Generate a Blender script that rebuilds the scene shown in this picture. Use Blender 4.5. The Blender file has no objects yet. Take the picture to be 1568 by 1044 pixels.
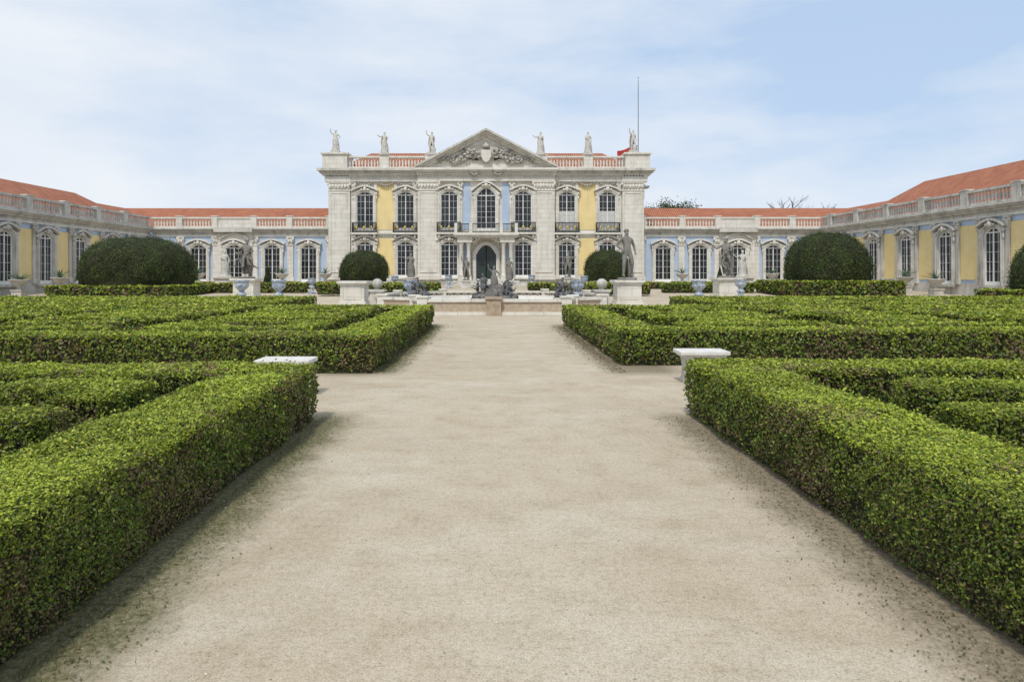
import bpy, bmesh, math, random
import numpy as np
from mathutils import Vector, Matrix
R=math.radians
random.seed(4); rng=np.random.default_rng(4)
scene=bpy.context.scene
COL=scene.collection

# ------------------------------------------------------------ materials
def newmat(name):
    m=bpy.data.materials.new(name); m.use_nodes=True
    nt=m.node_tree; b=nt.nodes['Principled BSDF']
    return m,nt,b
def N(nt,t,**kw):
    n=nt.nodes.new(t)
    for k,v in kw.items():
        setattr(n,k,v)
    return n
def ramp(nt,fac,stops):
    r=N(nt,'ShaderNodeValToRGB')
    e=r.color_ramp.elements
    while len(e)<len(stops): e.new(0.5)
    for i,(p,c) in enumerate(stops):
        e[i].position=p; e[i].color=(c[0],c[1],c[2],1)
    nt.links.new(fac,r.inputs[0]); return r.outputs[0]
def noise_n(nt,scale,detail=4,vec=None,rough=.55,stretch=None,loc=None):
    n=N(nt,'ShaderNodeTexNoise'); n.inputs['Scale'].default_value=scale
    n.inputs['Detail'].default_value=detail; n.inputs['Roughness'].default_value=rough
    if vec is None:
        vec=N(nt,'ShaderNodeTexCoord').outputs['Object']
    if stretch or loc:
        mp=N(nt,'ShaderNodeMapping'); mp.inputs['Scale'].default_value=stretch or (1,1,1)
        if loc: mp.inputs['Location'].default_value=loc
        nt.links.new(vec,mp.inputs[0]); vec=mp.outputs[0]
    nt.links.new(vec,n.inputs['Vector']); return n.outputs['Fac']
def mixc(nt,fac,a,b,mode='MIX'):
    m=N(nt,'ShaderNodeMix',data_type='RGBA',blend_type=mode)
    for sock,v in ((m.inputs[0],fac),(m.inputs[6],a),(m.inputs[7],b)):
        if isinstance(v,(tuple,list)): sock.default_value=(*v[:3],1)
        elif isinstance(v,(int,float)): sock.default_value=v
        else: nt.links.new(v,sock)
    return m.outputs[2]
def bump(nt,b,h,strength=.3,dist=.02):
    n=N(nt,'ShaderNodeBump'); n.inputs['Strength'].default_value=strength
    n.inputs['Distance'].default_value=dist
    nt.links.new(h,n.inputs['Height']); nt.links.new(n.outputs[0],b.inputs['Normal'])

def stone(name,c1,c2,stain=(.16,.15,.13),amt=.6,rough=.8,sc=1.0,joints=False):
    m,nt,b=newmat(name)
    a=noise_n(nt,1.2*sc,5)
    base=ramp(nt,a,[(.3,c1),(.7,c2)])
    st=noise_n(nt,1.0*sc,6,stretch=(2.2,2.2,.35),rough=.7)
    sm=ramp(nt,st,[(.5,(0,0,0)),(.75,(1,1,1))])
    mm=N(nt,'ShaderNodeMath',operation='MULTIPLY'); nt.links.new(sm,mm.inputs[0]); mm.inputs[1].default_value=amt
    col=mixc(nt,mm.outputs[0],base,stain)
    if joints:
        tc=N(nt,'ShaderNodeTexCoord'); s=N(nt,'ShaderNodeSeparateXYZ'); nt.links.new(tc.outputs['Object'],s.inputs[0])
        ad=N(nt,'ShaderNodeMath',operation='ADD'); nt.links.new(s.outputs[0],ad.inputs[0]); nt.links.new(s.outputs[1],ad.inputs[1])
        cb=N(nt,'ShaderNodeCombineXYZ'); nt.links.new(ad.outputs[0],cb.inputs[0]); nt.links.new(s.outputs[2],cb.inputs[1])
        br=N(nt,'ShaderNodeTexBrick'); nt.links.new(cb.outputs[0],br.inputs['Vector'])
        br.inputs['Color1'].default_value=(1,1,1,1); br.inputs['Color2'].default_value=(.93,.92,.90,1); br.inputs['Mortar'].default_value=(.66,.64,.60,1)
        br.inputs['Scale'].default_value=1; br.inputs['Brick Width'].default_value=1.15; br.inputs['Row Height'].default_value=.46; br.inputs['Mortar Size'].default_value=.014
        col=mixc(nt,1.0,col,br.outputs[0],'MULTIPLY')
    nt.links.new(col,b.inputs['Base Color']); b.inputs['Roughness'].default_value=rough
    bump(nt,b,noise_n(nt,14*sc,5),.35,.03)
    return m
def flat(name,c,rough=.6,metal=0,var=.15,sc=3):
    m,nt,b=newmat(name)
    a=noise_n(nt,sc,5)
    col=ramp(nt,a,[(.3,tuple(x*(1-var) for x in c)),(.7,tuple(min(1,x*(1+var)) for x in c))])
    nt.links.new(col,b.inputs['Base Color']); b.inputs['Roughness'].default_value=rough
    b.inputs['Metallic'].default_value=metal
    return m
M={}
M['stone']=stone('facade_stone',(.63,.605,.54),(.76,.735,.675),(.32,.295,.25),.5,joints=True)
M['stoneW']=stone('weathered_stone',(.44,.42,.38),(.63,.605,.55),(.14,.13,.11),.85)
M['blue']=stone('blue_plaster',(.38,.48,.63),(.45,.55,.69),(.33,.37,.42),.4)
M['yellow']=stone('yellow_plaster',(.74,.58,.26),(.81,.66,.34),(.60,.48,.28),.5)
M['palewall']=stone('pale_plaster',(.70,.68,.62),(.78,.76,.70),(.46,.43,.38),.4)
M['lead']=stone('dark_lead',(.08,.08,.085),(.17,.17,.175),(.30,.30,.29),.7,sc=3)
M['marble']=stone('statue_marble',(.46,.44,.40),(.64,.62,.57),(.14,.135,.12),.8,sc=2.5)
M['greystone']=stone('grey_statue_stone',(.15,.14,.125),(.27,.255,.23),(.05,.05,.045),.8,sc=2.5)
M['relief']=stone('relief_stone',(.34,.32,.28),(.52,.49,.44),(.11,.10,.085),.8,sc=2.5)
M['white']=flat('white_paint',(.78,.78,.76),.5,0,.05)
M['curtain']=flat('curtain_cloth',(.55,.55,.52),.9,0,.1)
M['green']=flat('dark_green_paint',(.02,.035,.03),.4)
M['iron']=flat('railing_iron',(.03,.04,.035),.5)
M['polegrey']=flat('pole_paint',(.22,.22,.22),.5)
M['gold']=flat('gilded_metal',(.55,.38,.08),.4,.3)
M['rock']=stone('fountain_rock',(.10,.095,.085),(.22,.2,.18),(.04,.05,.03),.7,sc=4)
M['soil']=flat('hedge_soil',(.035,.032,.018),.95,0,.5,6)
M['agave']=flat('agave_leaf',(.13,.19,.12),.5,0,.3,4)
M['bark']=flat('bark',(.08,.065,.05),.9,0,.3,8)
M['flagred']=flat('flag_red',(.42,.04,.03),.7); M['flaggreen']=flat('flag_green',(.02,.12,.05),.7)
M['terra']=flat('tan_stone',(.42,.34,.25),.8,0,.2,5)
M['terra2']=flat('brown_stone',(.36,.28,.20),.8,0,.3,5)
m,nt,b=newmat('window_glass'); 
c=ramp(nt,noise_n(nt,.9,2),[(.35,(.012,.015,.018)),(.65,(.04,.045,.05))]); nt.links.new(c,b.inputs['Base Color'])
b.inputs['Roughness'].default_value=.15; b.inputs['Specular IOR Level'].default_value=.35; M['glass']=m
m,nt,b=newmat('pond_water'); b.inputs['Base Color'].default_value=(.03,.05,.04,1); b.inputs['Roughness'].default_value=.05
bump(nt,b,noise_n(nt,6,3),.2,.02); M['water']=m
def roofmat(name,axis):
    m,nt,b=newmat(name)
    tc=N(nt,'ShaderNodeTexCoord').outputs['Object']
    w=N(nt,'ShaderNodeTexWave',bands_direction=axis); w.inputs['Scale'].default_value=1.35; w.inputs['Distortion'].default_value=.15
    nt.links.new(tc,w.inputs['Vector'])
    a=noise_n(nt,1.1,6,rough=.7)
    base=ramp(nt,a,[(.25,(.29,.105,.055)),(.5,(.44,.155,.08)),(.75,(.52,.23,.12))])
    dk=ramp(nt,w.outputs['Fac'],[(0,(.45,.45,.45)),(.5,(1,1,1))])
    col=mixc(nt,1.0,base,dk,'MULTIPLY')
    nt.links.new(col,b.inputs['Base Color']); b.inputs['Roughness'].default_value=.85
    bump(nt,b,w.outputs['Fac'],.8,.08)
    return m
M['roofX']=roofmat('roof_tiles_x','X'); M['roofY']=roofmat('roof_tiles_y','Y')
m,nt,b=newmat('blue_white_ceramic')
n_=noise_n(nt,7,4,rough=.6)
c=ramp(nt,n_,[(.42,(.17,.23,.32)),(.52,(.48,.52,.56)),(.7,(.24,.31,.41))])
nt.links.new(c,b.inputs['Base Color']); b.inputs['Roughness'].default_value=.4; M['ceramic']=m
def leafmat(name,rough=.5,trans=.22):
    m,nt,b=newmat(name)
    at=N(nt,'ShaderNodeAttribute'); at.attribute_name='Col'
    nt.links.new(at.outputs['Color'],b.inputs['Base Color']); b.inputs['Roughness'].default_value=rough
    b.inputs['Specular IOR Level'].default_value=.3
    t=N(nt,'ShaderNodeBsdfTranslucent'); nt.links.new(at.outputs['Color'],t.inputs[0])
    mx=N(nt,'ShaderNodeMixShader'); mx.inputs[0].default_value=trans
    nt.links.new(b.outputs[0],mx.inputs[1]); nt.links.new(t.outputs[0],mx.inputs[2])
    nt.links.new(mx.outputs[0],nt.nodes['Material Output'].inputs['Surface'])
    return m
M['leaf']=leafmat('box_leaves')
M['hedgecore']=flat('hedge_core',(.026,.028,.010),.95,0,.6,9)

# ------------------------------------------------------------ helpers
def empty(name,loc=(0,0,0)):
    e=bpy.data.objects.new(name,None); COL.objects.link(e); e.location=loc; e.empty_display_size=.3; return e
def gz(y):
    t=min(1,max(0,(y-43)/24)); return .5*t*t*(3-2*t)

class MB:
    def __init__(s): s.v=[]; s.f=[]
    def add(s,vs,fs):
        o=len(s.v); s.v.extend(vs); s.f.extend([tuple(i+o for i in f) for f in fs])
    def box(s,F,a0,a1,z0,z1,d0,d1):
        vs=[F(a,z,d) for a in(a0,a1) for z in(z0,z1) for d in(d0,d1)]
        s.add(vs,[(0,1,3,2),(4,6,7,5),(0,4,5,1),(2,3,7,6),(0,2,6,4),(1,5,7,3)])
    def prism(s,F,pts,d0,d1):
        n=len(pts); vs=[F(a,z,d0) for a,z in pts]+[F(a,z,d1) for a,z in pts]
        s.add(vs,[tuple(range(n)),tuple(range(2*n-1,n-1,-1))]+[(i,(i+1)%n,(i+1)%n+n,i+n) for i in range(n)])
    def strip(s,F,A,B,d0,d1):
        n=len(A)
        vs=[F(a,z,d0) for a,z in A]+[F(a,z,d1) for a,z in A]+[F(a,z,d0) for a,z in B]+[F(a,z,d1) for a,z in B]
        fs=[]
        for i in range(n-1):
            fs+=[(n+i,n+i+1,3*n+i+1,3*n+i),(i,i+1,n+i+1,n+i),(2*n+i,3*n+i,3*n+i+1,2*n+i+1)]
        fs+=[(0,n,3*n,2*n),(n-1,3*n-1,4*n-1,2*n-1)]
        s.add(vs,fs)
    def lathe(s,c,prof,seg=10,flute=0):
        n=len(prof); vs=[]
        for r,z in prof:
            for k in range(seg):
                a=2*math.pi*k/seg; rr=r*(1+flute*math.cos(k*math.pi))
                vs.append((c[0]+rr*math.cos(a),c[1]+rr*math.sin(a),c[2]+z))
        fs=[(i*seg+k,i*seg+(k+1)%seg,(i+1)*seg+(k+1)%seg,(i+1)*seg+k) for i in range(n-1) for k in range(seg)]
        fs.append(tuple(range(seg-1,-1,-1))); fs.append(tuple((n-1)*seg+k for k in range(seg)))
        s.add(vs,fs)
    def blob(s,c,r,seg=8,jit=0):
        rx,ry,rz=(r,r,r) if not isinstance(r,(tuple,list)) else r
        vs=[];rings=5
        for i in range(1,rings):
            t=math.pi*i/rings
            for k in range(seg):
                a=2*math.pi*k/seg; j=1+random.uniform(-jit,jit)
                vs.append((c[0]+rx*j*math.sin(t)*math.cos(a),c[1]+ry*j*math.sin(t)*math.sin(a),c[2]+rz*j*math.cos(t)))
        b=len(vs); vs+= [(c[0],c[1],c[2]+rz),(c[0],c[1],c[2]-rz)]
        fs=[(i*seg+k,(i+1)*seg+k,(i+1)*seg+(k+1)%seg,i*seg+(k+1)%seg) for i in range(rings-2) for k in range(seg)]
        fs+=[(b,k,(k+1)%seg) for k in range(seg)]+[(b+1,(rings-2)*seg+(k+1)%seg,(rings-2)*seg+k) for k in range(seg)]
        s.add(vs,fs)
    def tube(s,pts,r0,r1=None,seg=6):
        r1=r0 if r1 is None else r1; n=len(pts); vs=[]
        for i,p in enumerate(pts):
            p=Vector(p); d=(Vector(pts[min(n-1,i+1)])-Vector(pts[max(0,i-1)])).normalized()
            u=d.cross(Vector((0.3,.1,1))); 
            if u.length<.01: u=d.cross(Vector((1,0,0)))
            u.normalize(); w=d.cross(u); r=r0+(r1-r0)*i/max(1,n-1)
            for k in range(seg):
                a=2*math.pi*k/seg; vs.append(tuple(p+u*r*math.cos(a)+w*r*math.sin(a)))
        fs=[(i*seg+k,i*seg+(k+1)%seg,(i+1)*seg+(k+1)%seg,(i+1)*seg+k) for i in range(n-1) for k in range(seg)]
        fs+=[tuple(range(seg)),tuple((n-1)*seg+k for k in range(seg))]
        s.add(vs,fs)
    def obj(s,name,mat,parent=None,smooth=False,bevel=0):
        if not s.v: return None
        me=bpy.data.meshes.new(name); me.from_pydata(s.v,[],s.f); me.update()
        bm=bmesh.new(); bm.from_mesh(me); bmesh.ops.recalc_face_normals(bm,faces=bm.faces); bm.to_mesh(me); bm.free()
        me.materials.append(mat)
        if smooth: me.polygons.foreach_set('use_smooth',[True]*len(me.polygons))
        o=bpy.data.objects.new(name,me); COL.objects.link(o)
        if parent: o.parent=parent
        if bevel:
            bv=o.modifiers.new('b','BEVEL'); bv.width=bevel; bv.segments=2
        return o
W=lambda x,z,d:(x,d,z)

class Kit:
    def __init__(s): s.m={}
    def __getitem__(s,k):
        if k not in s.m: s.m[k]=MB()
        return s.m[k]
    def build(s,parent,names={}):
        for k,mb in s.m.items():
            mb.obj(names.get(k,k),M[k.split(':')[0]],parent,smooth=k.endswith(':s'))

def outline(s0,z0,z1,w,rise,off=0,n=10):
    h=w/2+off; zs=z1-rise
    pts=[(s0-h,z0)]
    for i in range(n+1):
        t=-1+2*i/n
        pts.append((s0+h*t, zs+off+rise*(1-t*t)))
    pts.append((s0+h,z0)); return pts

def window(K,F,s,z0,z1,w,rise=.35,st='stone',hood=True,base=0,rows=5,blind=0):
    A=outline(s,z0,z1,w,rise); B=outline(s,z0,z1,w,rise,.28)
    K[st].strip(F,A,B,base,base+.24)
    C=outline(s,z0,z1,w,rise,.12); D=outline(s,z0,z1,w,rise,.2)
    K[st].strip(F,C,D,base+.24,base+.30)
    K['glass'].prism(F,A,base+.01,base+.03)
    if blind: K['curtain'].box(F,s-w/2+.1,s+w/2-.1,z0+.1,z0+(z1-z0)*blind,base+.03,base+.036)
    I=outline(s,z0,z1,w,rise,-.075)
    K['white'].strip(F,I,A,base+.03,base+.11)
    K['white'].box(F,s-.04,s+.04,z0,z1-.06,base+.03,base+.10)
    for q in(-1,1):
        K['white'].box(F,s+q*w/4-.010,s+q*w/4+.010,z0,z1-.2,base+.03,base+.06)
    H=z1-rise-z0
    K['white'].box(F,s-w/2+.05,s+w/2-.05,z0,z0+H*.07,base+.031,base+.085)
    for i in range(1,rows+1):
        z=z0+H*.07+(H*.93)*i/rows; t=.010 if i<rows else .04
        K['white'].box(F,s-w/2+.05,s+w/2-.05,z-t,z+t,base+.032,base+.065)
    K[st].box(F,s-w/2-.38,s+w/2+.38,z0-.18,z0,base,base+.36)
    if hood:
        n=12
        P=[];Q=[]
        for i in range(n+1):
            t=-1+2*i/n; hh=w/2+.5
            zz=z1-rise+.36+(rise+.12)*(1-abs(t)**1.7)
            P.append((s+hh*t,zz)); Q.append((s+hh*t,zz+.17))
        K[st].strip(F,P,Q,base,base+.46)
        x,y,z=F(s,z1+.22,base+.32)
        K[st+':s'].blob((x,y,z),(.22,.22,.26),8,.25)
        for q in(-1,1):
            x,y,z=F(s+q*.34,z1+.18,base+.30); K[st+':s'].blob((x,y,z),(.15,.15,.13),7,.25)
            x,y,z=F(s+q*(w/2+.3),z1-rise+.15,base+.22); K[st+':s'].blob((x,y,z),(.12,.12,.2),7,.2)
            x,y,z=F(s+q*(w/2+.3),z1-rise-.3,base+.22); K[st+':s'].blob((x,y,z),(.09,.09,.22),7,.2)

def pilaster(K,F,s,w,z0,z1,d0,d1,st='stone',cap=True,panel=True):
    K[st].box(F,s-w/2,s+w/2,z0,z1,d0,d1)
    K[st].box(F,s-w/2-.08,s+w/2+.08,z0,z0+.45,d0,d1+.07)
    if cap:
        K[st].box(F,s-w/2-.1,s+w/2+.1,z1-.14,z1,d0,d1+.1)
        K[st].box(F,s-w/2-.05,s+w/2+.05,z1-.95,z1-.85,d0,d1+.06)
        n=max(2,int(w/.3))
        for i in range(n):
            q=s-w/2+w*(i+.5)/n
            x,y,z=F(q,z1-.5,d1+.03); K[st+':s'].blob((x,y,z),(w/n*.5,w/n*.5,.26),7,.3)
        for q in(-1,1):
            x,y,z=F(s+q*w*.5,z1-.28,d1+.03); K[st+':s'].blob((x,y,z),(.14,.14,.15),7,.2)
    if panel and w>.9:
        m=.22; a0=s-w/2+m;a1=s+w/2-m;b0=z0+.8;b1=z1-1.2
        for bx in((a0,a0+.07,b0,b1),(a1-.07,a1,b0,b1),(a0,a1,b0-.07,b0),(a0,a1,b1,b1+.07)):
            K[st].box(F,*bx,d1,d1+.06)

BAL=[(.07,0),(.075,.06),(.045,.1),(.11,.3),(.055,.62),(.042,.7),(.075,.76),(.075,.82)]
def balustrade(K,F,a0,a1,z0,h,d,posts=(),st='stone',pw=.45,sp=.27,solid=()):
    K[st].box(F,a0,a1,z0,z0+.2,d-.17,d+.17)
    K[st].box(F,a0,a1,z0+h-.17,z0+h,d-.19,d+.19)
    hb=h-.37
    ps=sorted(posts)
    for p in ps:
        K[st].box(F,p-pw/2,p+pw/2,z0-.02,z0+h+.05,d-.23,d+.23)
        K[st].box(F,p-pw/2-.06,p+pw/2+.06,z0+h+.05,z0+h+.14,d-.28,d+.28)
    for (q0,q1) in solid:
        K[st].box(F,q0,q1,z0+.2,z0+h-.17,d-.12,d+.12)
    n=int(abs(a1-a0)/sp)
    for i in range(n):
        a=a0+(i+.5)*(a1-a0)/n
        if any(abs(a-p)<pw/2+.05 for p in ps): continue
        if any(q0<a<q1 for q0,q1 in solid): continue
        x,y,z=F(a,z0+.2,d)
        K[st+':s'].lathe((x,y,z),[(r,zz/.82*hb) for r,zz in BAL],7)

# ------------------------------------------------------------ statues
def skinmesh(name,J,E,root='pelvis',sub=2):
    names=list(J); idx={n:i for i,n in enumerate(names)}
    me=bpy.data.meshes.new(name+'_sk'); me.from_pydata([J[n][0] for n in names],[(idx[a],idx[b]) for a,b in E],[]); me.update()
    o=bpy.data.objects.new(name+'_sk',me); COL.objects.link(o)
    o.modifiers.new('s','SKIN')
    if not me.skin_vertices: 
        bm=bmesh.new(); bm.from_mesh(me); bm.verts.layers.skin.verify(); bm.to_mesh(me); bm.free()
    for n in names:
        r=J[n][1]; sv=me.skin_vertices[0].data[idx[n]]; sv.radius=(r,r); sv.use_root=(n==root)
    sb=o.modifiers.new('ss','SUBSURF'); sb.levels=sub-1; sb.render_levels=sub-1
    dg=bpy.context.evaluated_depsgraph_get(); dg.update()
    out=bpy.data.meshes.new_from_object(o.evaluated_get(dg)); bpy.data.objects.remove(o)
    return out
def figure_mesh(name,armL,armR,legL=None,legR=None,cloth=0,lean=0,seat=False,cloak=False):
    l=lean
    J={'pelvis':((0,0,.96),.125),'waist':((l*.3,0,1.13),.11),'chest':((l*.6,-.01,1.34),.145),'neck':((l,0,1.5),.055),
       'jaw':((l,-.025,1.585),.068),'skull':((l+.01,0,1.69),.085),'nose':((l,-.105,1.635),.018),
       'shL':((l*.7-.18,0,1.42),.062),'shR':((l*.7+.18,0,1.42),.062),
       'hipL':((-.1,0,.9),.1),'hipR':((.1,0,.9),.1)}
    E=[('pelvis','waist'),('waist','chest'),('chest','neck'),('neck','jaw'),('jaw','skull'),('jaw','nose'),('chest','shL'),('chest','shR'),('pelvis','hipL'),('pelvis','hipR')]
    for sd,arm in(('L',armL),('R',armR)):
        J['el'+sd]=(arm[0],.047); J['wr'+sd]=(arm[1],.032); J['ha'+sd]=(arm[2],.04)
        E+=[('sh'+sd,'el'+sd),('el'+sd,'wr'+sd),('wr'+sd,'ha'+sd)]
    dl=((-.12,-.03,.5),(-.13,.02,.09),(-.16,-.13,.04)); dr=((.15,-.1,.52),(.17,.02,.09),(.2,-.12,.04))
    for sd,leg in(('L',legL or dl),('R',legR or dr)):
        J['kn'+sd]=(leg[0],.07); J['an'+sd]=(leg[1],.045); J['to'+sd]=(leg[2],.038)
        E+=[('hip'+sd,'kn'+sd),('kn'+sd,'an'+sd),('an'+sd,'to'+sd)]
    me=skinmesh(name,J,E)
    mb=MB()
    mb.blob((l+.01,.03,1.72),(.1,.1,.085),9,.12)
    if cloth:
        seg=22; prof=[(.30,0),(.27,.25),(.25,.5),(.235,.8),(.19,1.02),(.165,1.12)]
        if cloth>1: prof+=[(.19,1.3),(.17,1.42),(.08,1.5)]
        vs=[]
        for i,(r,z) in enumerate(prof):
            for k in range(seg):
                a=2*math.pi*k/seg; fl=1+.12*math.cos(k*math.pi)*(1-i/len(prof))+.07*math.sin(3*a+z*3)
                vs.append((r*fl*math.cos(a)+.02*math.sin(4*z),r*.8*fl*math.sin(a),z))
        n=len(prof); mb.add(vs,[(i*seg+k,i*seg+(k+1)%seg,(i+1)*seg+(k+1)%seg,(i+1)*seg+k) for i in range(n-1) for k in range(seg)])
    if cloak:
        vs=[]; seg=9
        prof=[(1.46,.16),(1.2,.24),(.8,.26),(.4,.25),(.12,.2)]
        for z,wd in prof:
            for k in range(seg):
                t=k/(seg-1)*2-1
                vs.append((t*wd+.04*math.sin(z*5),.14+.05*math.cos(k*math.pi)+(1.46-z)*.08-.1*t*t,z))
        mb.add(vs,[(i*seg+k,i*seg+k+1,(i+1)*seg+k+1,(i+1)*seg+k) for i in range(4) for k in range(seg-1)])
    bm=bmesh.new(); bm.from_mesh(me)
    t=bpy.data.meshes.new('t'); t.from_pydata(mb.v,[],mb.f); bm.from_mesh(t)
    bmesh.ops.recalc_face_normals(bm,faces=bm.faces); bm.to_mesh(me); bm.free()
    me.polygons.foreach_set('use_smooth',[True]*len(me.polygons)); me.name=name
    return me
down=lambda q:((q*.27,.02,1.15),(q*.28,-.06,.92),(q*.28,-.1,.84))
hipa=lambda q:((q*.38,.05,1.18),(q*.22,-.1,1.02),(q*.15,-.12,1.0))
up=lambda q:((q*.36,-.05,1.55),(q*.40,-.1,1.82),(q*.40,-.12,1.92))
out=lambda q:((q*.38,-.08,1.28),(q*.55,-.2,1.42),(q*.62,-.24,1.46))
cross=lambda q:((q*.26,-.1,1.17),(q*.05,-.24,1.22),(q*-.04,-.25,1.26))
FG={'nude':figure_mesh('fig_nude',hipa(-1),down(1),lean=-.03,cloak=False),
    'nude2':figure_mesh('fig_nude2',down(-1),out(1),lean=.04,cloak=True),
    'robed':figure_mesh('fig_robed',cross(-1),down(1),cloth=2),
    'robed2':figure_mesh('fig_robed2',out(-1),cross(1),cloth=1,cloak=True),
    'wave':figure_mesh('fig_wave',up(-1),hipa(1),cloth=1),
    'wave2':figure_mesh('fig_wave2',up(-1),down(1),cloak=True,lean=.03),
    'seat':figure_mesh('fig_seat',out(-1),cross(1),((-.16,-.42,.92),(-.18,-.45,.5),(-.18,-.6,.46)),((.18,-.36,.86),(.24,-.2,.46),(.26,-.33,.42)),cloak=True),
    'lie':figure_mesh('fig_lie',up(-1),out(1),((-.2,-.3,.75),(-.25,-.6,.55),(-.25,-.72,.56)),((.25,-.3,.9),(.3,-.3,.45),(.3,-.42,.42)),lean=.1)}
def fig(kind,loc,h,rot,mat,parent,name='figure',tilt=(0,0)):
    me=FG[kind]; key=me.name+mat
    m2=bpy.data.meshes.get(key)
    if not m2:
        m2=me.copy(); m2.name=key; m2.materials.clear(); m2.materials.append(M[mat])
    o=bpy.data.objects.new(name,m2); COL.objects.link(o)
    s=h/1.78; o.scale=(s*1.06,s*1.06,s); o.location=loc; o.rotation_euler=(tilt[0],tilt[1],rot); o.parent=parent
    return o

def pedestal(K,x,y,z,w,h,st='stoneW'):
    b=K[st]
    b.box(W,x-w*.62,x+w*.62,z-.1,z+.12,y-w*.62,y+w*.62)
    b.box(W,x-w*.56,x+w*.56,z+.12,z+.24,y-w*.56,y+w*.56)
    b.box(W,x-w*.5,x+w*.5,z+.24,z+h-.22,y-w*.5,y+w*.5)
    b.box(W,x-w*.56,x+w*.56,z+h-.22,z+h-.12,y-w*.56,y+w*.56)
    b.box(W,x-w*.63,x+w*.63,z+h-.12,z+h,y-w*.63,y+w*.63)
    m=.12*w
    for q in(-1,1):
        b.box(W,x-w*.5+m,x+w*.5-m,z+.34,z+h-.32,y+q*w*.5-.02,y+q*w*.5+.02)

def statue(x,y,kind,hp,wp,hf,rot=0,mat='marble',pst='stoneW',extra=None):
    z=gz(y)
    e=empty('statue'); K=Kit(); pedestal(K,x,y,z,wp,hp,pst)
    K[mat+':s'].lathe((x,y,z+hp),[(wp*.42,0),(wp*.42,.1),(wp*.36,.14)],12)
    if extra!='none':
        K[mat+':s'].tube([(x+.15,y+.18,z+hp),(x+.2,y+.16,z+hp+hf*.2),(x+.16,y+.12,z+hp+hf*.42)],.13,.09,7)
    K.build(e,{pst:'pedestal',mat+':s':'plinth'})
    fig(kind,(x,y,z+hp+.13),hf,rot,mat,e)
    if extra and extra!='none':
        for i,(k2,dx,dy,h2,r2,dz,tl) in enumerate(extra):
            fig(k2,(x+dx,y+dy,z+hp+.1+dz),h2,r2,mat,e,'figure_%d'%(i+2),tl)
    return e

# ------------------------------------------------------------ palace centre
c=-.7
P=empty('palace'); K=Kit()
F=lambda s,z,d:(c+s,70-d,z)
Hb=12.2
K['palewall'].box(F,-16.1,16.1,0,Hb,-12,0)
PJ=.5
K['stone'].box(F,-6.95,6.95,0,Hb-.004,.0,PJ)
for q in(-1,1):
    for z0,z1 in((1.6,5.35),(6.2,10.95)):
        a,b_=sorted((q*9.42,q*11.2)); K['yellow'].box(F,a,b_,z0,z1,0,.05)
        a,b_=sorted((q*1.6,q*2.35)); K['blue'].box(F,a,b_,z0 if z0>2 else 3,z1,PJ,PJ+.04)
    for s in(9.28,11.34):
        K['stone'].box(F,q*s-.14,q*s+.14,.9,11,0,.16)
K['stoneW'].box(F,-16.25,16.25,0,1.15,0,.22); K['stoneW'].box(F,-7.1,7.1,0,1.18,PJ,PJ+.2)
for (a,b_,dd) in((-16.1,-6.95,0),(6.95,16.1,0),(-6.95,6.95,PJ)):
    K['stone'].box(F,a,b_,5.55,5.75,dd,dd+.16); K['stone'].box(F,a,b_,5.75,5.9,dd,dd+.28)
for q in(-1,1):
    pilaster(K,F,q*15.0,2.2,1.1,11.1,0,.34)
    pilaster(K,F,q*5.85,2.2,1.1,11.1,PJ,PJ+.3)
    pilaster(K,F,q*13.6,.4,1.1,11.1,0,.2,cap=True)
    pilaster(K,F,q*7.25,.4,1.1,11.1,0,.2,cap=True)
    pilaster(K,F,q*2.62,.42,1.1,11.1,PJ,PJ+.16)
for (a,b_,dd,en) in((-16.1,-6.95,0,0),(6.95,16.1,0,0),(-6.95,6.95,PJ,0)):
    K['stone'].box(F,a,b_,11.1,11.35,dd,dd+.38)
    K['stone'].box(F,a,b_,11.35,11.75,dd,dd+.3)
K['stone'].box(F,-16.45,-13.85,11.1,11.75,-3,.46);K['stone'].box(F,13.85,16.45,11.1,11.75,-3,.46)
for a,b_,dd in((-16.75,-6.9,0),(6.9,16.75,0)):
    K['stone'].box(F,a,b_,11.752,11.95,-3,dd+.5)
    K['stoneW'].box(F,a-(.2 if a<0 else 0),b_+(.2 if a>0 else 0),11.95,12.15,-3,dd+.75)
    K['stoneW'].box(F,a-(.4 if a<0 else 0),b_+(.4 if a>0 else 0),12.15,12.4,-3,dd+1.0)
for z0,z1,dd in((11.753,11.95,.5),(11.952,12.15,.72),(12.152,12.38,.95)):
    K['stone'].box(F,-6.95-dd*.3,6.95+dd*.3,z0,z1,0,PJ+dd)
for i in range(108):
    s=-16.2+.3*i
    if abs(s)>16.3: continue
    dd=PJ if abs(s)<6.95 else 0
    K['stone'].box(F,s-.07,s+.07,11.6,11.75,dd+.3,dd+.46)
for q in(-1,1):
    for s in (8.25,12.4,10.3):
        for k in range(7):
            t=k/6; x,y,z=F(q*s-.7+1.4*t,10.95-.25*math.sin(t*math.pi),.25);K['relief:s'].blob((x,y,z),.12,7,.3)
WS=[3.75,8.25,12.4]
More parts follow.
